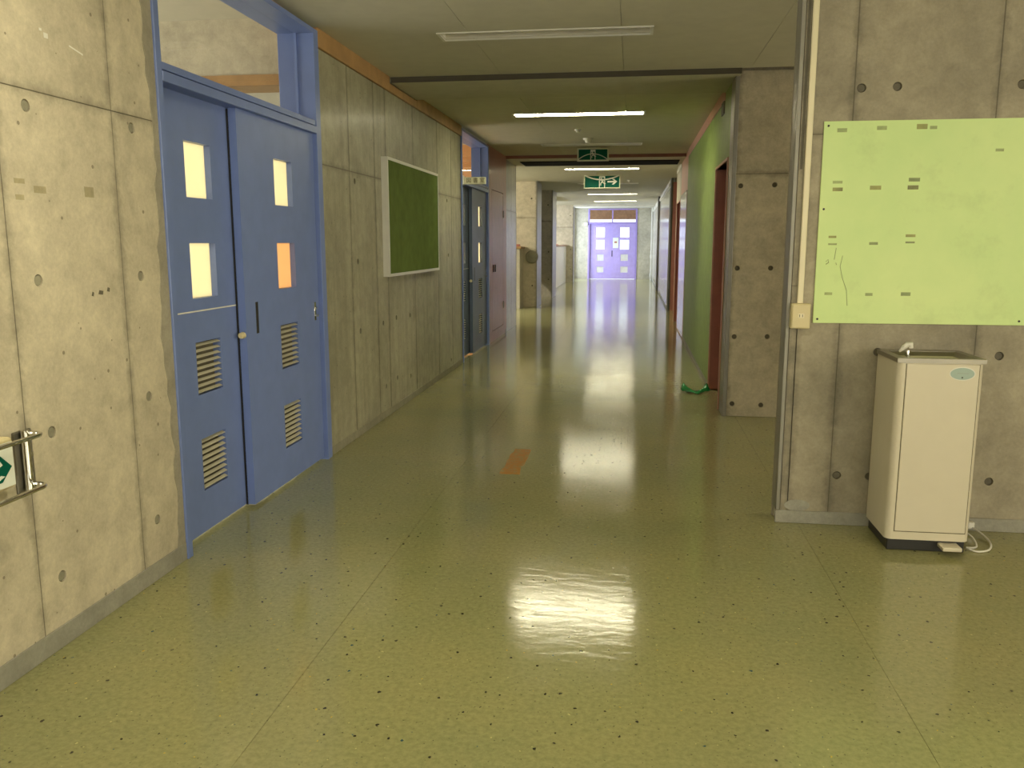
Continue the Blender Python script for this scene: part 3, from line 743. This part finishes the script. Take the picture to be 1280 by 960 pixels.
def exit_sign(x0, x1, z0, z1, y, arrow, label, rod):
    r = empty('exit_sign', ((x0+x1)/2, y, z1)); th = .05; W = x1-x0; Hh = z1-z0
    MB().plate([x0, x1], [z0, z1], [(x0+.018, x1-.018, z0+.016, z1-.016)], on_y, y, y+th).build('frame', M['sign_frame'], r)
    MB().box(x0+.018, x1-.018, y+.008, y+th-.008, z0+.016, z1-.016).build('green_panel', M['sign_green'], r)
    cxm = (x0+x1)/2; ph = Hh-.05
    mb = MB(); q = ph*.52
    mb.plate([cxm-q*.55, cxm+q*.55], [z0+.02, z1-.022], [(cxm-q*.40, cxm+q*.40, z0+.0, z1-.045)], on_y, y+.005, y+.008)
    mb.build('doorway_symbol', M['sign_white'], r)
    mb = MB(); running_man(cxm, (z0+z1)/2-.005, ph*.80, on_y, y+.003, y+.008, mb); mb.build('running_figure', M['sign_white'], r)
    if arrow:
        ax = x1-.16; az = (z0+z1)/2; k = ph*.36
        MB().prism([(ax-.07, az-.014), (ax+.045, az-.014), (ax+.008, az-k*.75), (ax+.045, az-k*.75), (ax+.105, az), (ax+.045, az+k*.75), (ax+.008, az+k*.75), (ax+.045, az+.014), (ax-.07, az+.014)], on_y, y+.005, y+.008).build('arrow', M['sign_white'], r)
    pts = []
    for i in range(17):
        t = i/16; u = x0+.02+(W-.04)*t
        s = 4*t*(1-t)
        pts.append((u, y-.03-.0, (z1-.01-rod*s) if rod > 0 else (z0+.02-rod*s)))
    pts = [(pts[0][0], y+.005, pts[0][2])]+pts+[(pts[-1][0], y+.005, pts[-1][2])]
    MB().tube(pts, .012 if rod > 0 else .006, 6).build('curved_band', M['sign_white'] if rod > 0 else M['alu'], r, True)  # thin curved band bowed across the sign front
    MB().box(cxm-.10, cxm+.10, y+.005, y+th-.005, z1, H if z1 < H-.02 else H-.002).build('hanger', M['sign_frame'], r)
    tag(r, label, 'exit sign'); return r
exit_sign(-.765, -.345, 2.425, 2.592, 11.72, False, 'smaller green exit sign hung before the red fascia, no arrow', -.07)
exit_sign(-.905, -.25, 2.318, 2.555, 15.85, True, 'larger green exit sign with a white arrow and sagging white band', .075)

# ceiling detectors
def detector(x, y, s, label, nm='smoke_detector'):
    r = empty(nm, (x, y, H))
    MB().cyl((x, y, H), (x, y, H-.016*s), .055*s, .05*s, 18).build('base', M['white'], r, True)
    MB().cyl((x, y, H-.016*s), (x, y, H-.045*s), .036*s, .026*s, 16).build('sensor', M['white'], r, True)
    tag(r, label, 'detector')
detector(-.64, 9.87, .7, 'low white ceiling detector, next after the first lit strip light')
detector(-.57, 10.72, 1.15, 'round white smoke detector before the unlit strip light and red beam')
detector(-.10, 17.9, .8, 'small white detector on the ceiling at the right of the arrow sign')
detector(-.40, 20.2, .7, 'tiny white detector on the far ceiling under the arrow sign')

# ------------------------------------------------------------------ low guide light with chrome guard
r = empty('guide_light', (XL, 2.0, .69))
MB().box(XL, XL+.045, 1.80, 2.262, .618, .775, .014, 3).build('lamp_box', M['cream_plastic'], r)
MB().box(XL+.045, XL+.048, 1.815, 2.25, .628, .762, .001).build('white_face', M['sign_white'], r)
MB().prism([(1.98, .648), (2.195, .648), (2.238, .688), (2.195, .728), (1.98, .728)], on_x, XL+.048, XL+.0495).build('green_arrow', M['sign_green'], r)
MB().prism([(2.150, .655), (2.190, .670), (2.206, .664), (2.180, .655)], on_x, XL+.0495, XL+.0505).prism([(2.13, .700), (2.19, .715), (2.20, .700), (2.17, .690)], on_x, XL+.0495, XL+.0505).prism([(2.0, .66), (2.08, .66), (2.12, .69), (2.08, .72), (2.0, .72)], on_x, XL+.0495, XL+.0505).build('white_mark', M['sign_white'], r)
tag(r, 'white low-level guide light with a green arrow on the wall', 'guide light')
r = empty('guard_rail', (XL, 2.36, .68))
pv = MB(); pv.box(XL, XL+.010, 2.305, 2.385, .575, .772, .004, 2); pv.build('mounting_plate', M['steel'], r)
MB().cyl((XL+.026, 2.335, .585), (XL+.026, 2.335, .775), .013, n=14).build('upright', M['chrome'], r, True)
for z in (.765, .602):
    pts = [(XL+.085, 1.55, z), (XL+.085, 2.315, z)]+[(XL+.055+.03*math.cos(a), 2.315+.030*math.sin(a), z) for a in (.4, .8, 1.2, 1.57)]+[(XL+.02, 2.347, z), (XL+.004, 2.347, z)]
    MB().tube(pts, .0075, 8).build('bar', M['chrome'], r, True)
MB().cyl((XL+.01, 2.368, .69), (XL+.016, 2.368, .69), .008, n=10).build('screw', M['chrome'], r, True)
tag(r, 'chrome tube guard rail with bracket in front of the guide light', 'guard rail')

# ------------------------------------------------------------------ pale green board, raceway, outlet
GX0, GX1, GZ0, GZ1 = .843, 2.66, .978, 1.888
gb = empty('pinboard', (1.75, YF, .978))
MB().box(GX0, GX1, YF-.008, YF-.0008, GZ0, GZ1, .001).build('painted_sheet', M['board'], gb)
k = 'screw'
for x, z in ((.862, 1.868), (.862, 1.50), (.862, .997), (1.742, .997), (2.64, 1.868), (2.64, .997)):
    MB().cyl((x, YF-.008, z), (x, YF-.0105, z), .005, n=8).build('screw', M['black'], gb)
pp = MB()
def px2(u, v):   # board coordinates from the photo's proportions
    return (GX0+(u)*.91, GZ1-v*.91)
for x, z, wd, ht, m in ((.922, 1.848, .042, .017, 0), (1.092, 1.855, .042, .017, 0), (1.262, 1.858, .045, .022, 1), (1.31, 1.853, .03, .014, 0),
        (.916, 1.620, .042, .012, 0), (.918, 1.588, .044, .016, 1), (1.082, 1.594, .048, .018, 1), (1.246, 1.628, .048, .016, 0), (1.243, 1.594, .046, .018, 1),
        (1.594, 1.752, .034, .012, 0), (.908, 1.375, .034, .010, 1), (.910, 1.342, .038, .008, 0), (1.09, 1.345, .038, .012, 0), (1.248, 1.380, .042, .012, 1), (1.248, 1.350, .040, .008, 0),
        (.905, 1.115, .034, .012, 0), (1.085, 1.113, .032, .013, 0), (1.246, 1.116, .042, .016, 0)):
    MB().box(x-wd/2, x+wd/2, YF-.0086, YF-.008, z-ht/2, z+ht/2).build('tape_residue', M['residue_dark'] if m else M['residue'], gb)
for pts in ([(.928, 1.325), (.925, 1.300), (.922, 1.272)], [(.885, 1.262), (.895, 1.272), (.898, 1.258), (.886, 1.250)], [(.930, 1.258), (.933, 1.247)], [(.958, 1.29), (.950, 1.24), (.962, 1.19), (.985, 1.13), (.992, 1.06)]):
    MB().tube([(x, YF-.0083, z) for x, z in pts], .0014, 4).build('scribble', M['pencil'], gb)
tag(gb, 'large pale green painted sheet with tape residue on the concrete wall above the water cooler', 'board')
r = empty('cable_raceway', (.78, YF, 1.07)); MB().box(.767, .794, YF-.014, YF, 1.068, H, .003).build('cover', M['conduit'], r)
tag(r, 'cream vertical cable raceway running from the ceiling to the outlet', 'raceway')
r = empty('power_outlet', (.78, YF, .953)); MB().box(.737, .824, YF-.045, YF, .953, 1.070, .006, 2).build('box', M['cream_plastic'], r)
MB().box(.742, .819, YF-.049, YF-.045, .958, 1.065, .0015).build('cover_plate', M['cream_plastic'], r)
MB().box(.767, .795, YF-.051, YF-.049, 1.003, 1.025, .001).build('socket', M['conduit'], r)
MB().box(.773, .7755, YF-.0515, YF-.051, 1.008, 1.020).box(.786, .7885, YF-.0515, YF-.051, 1.008, 1.020).build('slots', M['black'], r)
tag(r, 'cream surface-mounted power outlet at the foot of the raceway', 'outlet')

# ------------------------------------------------------------------ water cooler
FX0, FX1, FY0, FY1 = 1.137, 1.487, 3.79, 4.10
r = empty('water_cooler', ((FX0+FX1)/2, (FY0+FY1)/2, 0))
MB().box(FX0+.012, FX1-.012, FY0+.015, FY1, 0, .062, .004).build('plinth', M['black'], r)
def rounded(x0, x1, y0, y1, rad, n=6):
    p = []
    for cxx, cyy, a0 in ((x0+rad, y0+rad, PI), (x1-rad, y0+rad, 1.5*PI)):
        for i in range(n+1): a = a0+i*PI/2/n; p.append((cxx+rad*math.cos(a), cyy+rad*math.sin(a)))
    return p+[(x1, y1), (x0, y1)]
flat = lambda u, v, t: (u, v, t)
MB().prism(rounded(FX0, FX1, FY0, FY1, .028), flat, .055, .843).build('cabinet', M['cream'], r, True)
MB().box(FX0+.036, FX1-.022, FY0-.0035, FY0+.002, .094, .839, .0015).build('front_panel', M['cream'], r)
MB().box(FX0+.033, FX0+.036, FY0-.0006, FY0+.002, .094, .839).box(FX1-.022, FX1-.019, FY0-.0006, FY0+.002, .094, .839).box(FX0+.033, FX1-.019, FY0-.0006, FY0+.002, .0905, .094).build('panel_joint', M['ink'], r)
# stainless top: rim around a sunken basin
ZT = .862
MB().plate([FX0-.004, FX1+.004], [FY0-.006, FY1], [(FX0+.03, FX1-.03, FY0+.022, FY1-.05)], flat, ZT-.019, ZT).build('rim', M['basin'], r)
bb = MB()
i0 = [(FX0+.03, FY0+.022), (FX1-.03, FY0+.022), (FX1-.03, FY1-.05), (FX0+.03, FY1-.05)]
i1 = [(FX0+.055, FY0+.05), (FX1-.055, FY0+.05), (FX1-.055, FY1-.075), (FX0+.055, FY1-.075)]
va = [bb.bm.verts.new((x, y, ZT-.002)) for x, y in i0]; vb = [bb.bm.verts.new((x, y, ZT-.030)) for x, y in i1]
for i in range(4): bb.bm.faces.new((va[i], va[(i+1) % 4], vb[(i+1) % 4], vb[i]))
bb.bm.faces.new(vb); bb.build('basin', M['basin'], r)
MB().cyl((1.33, 3.93, ZT-.0295), (1.33, 3.93, ZT-.026), .02, n=16).build('drain', M['chrome'], r, True)
SX, SY = FX0+.085, FY1-.11
MB().cyl((SX+.012, SY, ZT-.02), (SX+.012, SY, ZT+.010), .011, .009, 12).build('spout_base', M['chrome'], r, True)
sp = MB(); sp.tube([(SX-.025, SY, ZT+.005), (SX-.008, SY, ZT+.022), (SX+.008, SY, ZT+.036), (SX+.022, SY, ZT+.038), (SX+.026, SY, ZT+.020)], [.006, .011, .013, .013, .009], 10)
sp.build('mouth_guard', M['white'], r, True)
oc = (FX1-.090, .800)
MB().prism([(oc[0]+.052*math.cos(i*PI/14), oc[1]+.029*math.sin(i*PI/14)) for i in range(28)], on_y, FY0-.0055, FY0-.0035).build('oval_badge', M['alu'], r)
MB().prism([(oc[0]+.048*math.cos(i*PI/14), oc[1]+.0255*math.sin(i*PI/14)) for i in range(28)], on_y, FY0-.0065, FY0-.0055).build('badge_face', M['oval'], r)
MB().cyl((oc[0], FY0-.0065, oc[1]-.016), (oc[0], FY0-.0075, oc[1]-.016), .0035, n=8).build('keyhole', M['black'], r)
MB().box(oc[0]-.022, oc[0]+.024, FY0-.0072, FY0-.0065, oc[1]+.001, oc[1]+.0025).build('badge_line', M['steel'], r)
MB().box(FX0+.225, FX0+.305, FY0-.055, FY0+.02, .026, .044, .004, 2).build('foot_pedal', M['cream'], r)
MB().box(FX1, FX1+.006, 3.88, 3.92, .262, .285, .002).build('side_button', M['black'], r)
tag(r, 'cream drinking water cooler with a stainless top standing against the concrete wall', 'water cooler')
pts = []
ctrl = [(1.502, 3.84, .010), (1.535, 3.815, .006), (1.59, 3.84, .006), (1.628, 3.91, .006), (1.640, 3.99, .010), (1.625, 4.06, .022), (1.605, 4.095, .030)]
def catmull(P, n=6):
    P = [Vector(p) for p in P]; Q = [P[0]]+P+[P[-1]]; out = []
    for i in range(1, len(Q)-2):
        for j in range(n):
            t = j/n; a, b2, c2, d2 = Q[i-1:i+3]
            out.append(.5*((2*b2)+(c2-a)*t+(2*a-5*b2+4*c2-d2)*t*t+(3*b2-a-3*c2+d2)*t**3))
    return out+[P[-1]]
cd = empty('supply_lead', (1.55, 4.03, 0))
MB().tube(catmull(ctrl), .0045, 8).build('cable', M['white'], cd, True)
MB().tube(catmull([(1.502, 4.05, .03), (1.535, 4.02, .035), (1.562, 3.96, .025), (1.555, 3.88, .006), (1.503, 3.86, .006)]), .0045, 8).build('cable_loop', M['white'], cd, True)
MB().box(1.590, 1.622, 4.083, 4.112, .020, .052, .006, 2).build('plug', M['white'], cd)
tag(cd, 'white power cord with plug curled on the floor behind the water cooler', 'cord')

# ------------------------------------------------------------------ things on the floor
rnd = random.Random(11)
bg = MB(); rows = []
nU, nV = 26, 9
for i in range(nU+1):
    t = i/nU; ang = -2.75+2.6*t; row = []
    cx0 = .59+.105*math.cos(ang); cy0 = 7.84+.10*math.sin(ang)
    for j in range(nV+1):
        s = j/nV; hgt = (.022+.060*abs(2*t-1)**1.6)*math.sin(PI*s*.9)+.0015
        wv = .060*(s-.5)*(1.0+.4*math.sin(5*t*PI))
        row.append(bg.bm.verts.new((cx0+wv*math.cos(ang)+rnd.uniform(-.003, .003), cy0+wv*math.sin(ang)*1.6+rnd.uniform(-.003, .003), max(.0015, hgt+rnd.uniform(-.004, .004)))))
    rows.append(row)
for a, b in zip(rows, rows[1:]):
    for j in range(nV): bg.bm.faces.new((a[j], a[j+1], b[j+1], b[j]))
o = bg.build('plastic_bag', M['greenbag'], None, True); tag(o, 'crumpled green plastic bag lying on the floor by the green wall', 'bag')
md = o.modifiers.new('thick', 'SOLIDIFY'); md.thickness = .0015
rnd = random.Random(5); tp = []
for i in range(9): tp.append((-.635-.012*i/8*0+rnd.uniform(-.008, .008), 5.42-.62*i/8))
tq = [(-.745+rnd.uniform(-.010, .010), 5.42-.62*i/8) for i in range(9)]
o = MB().prism(tp+tq[::-1], flat, 0, .0006).build('floor_tape', M['tape']); tag(o, 'worn orange tape patch stuck on the corridor floor', 'tape')
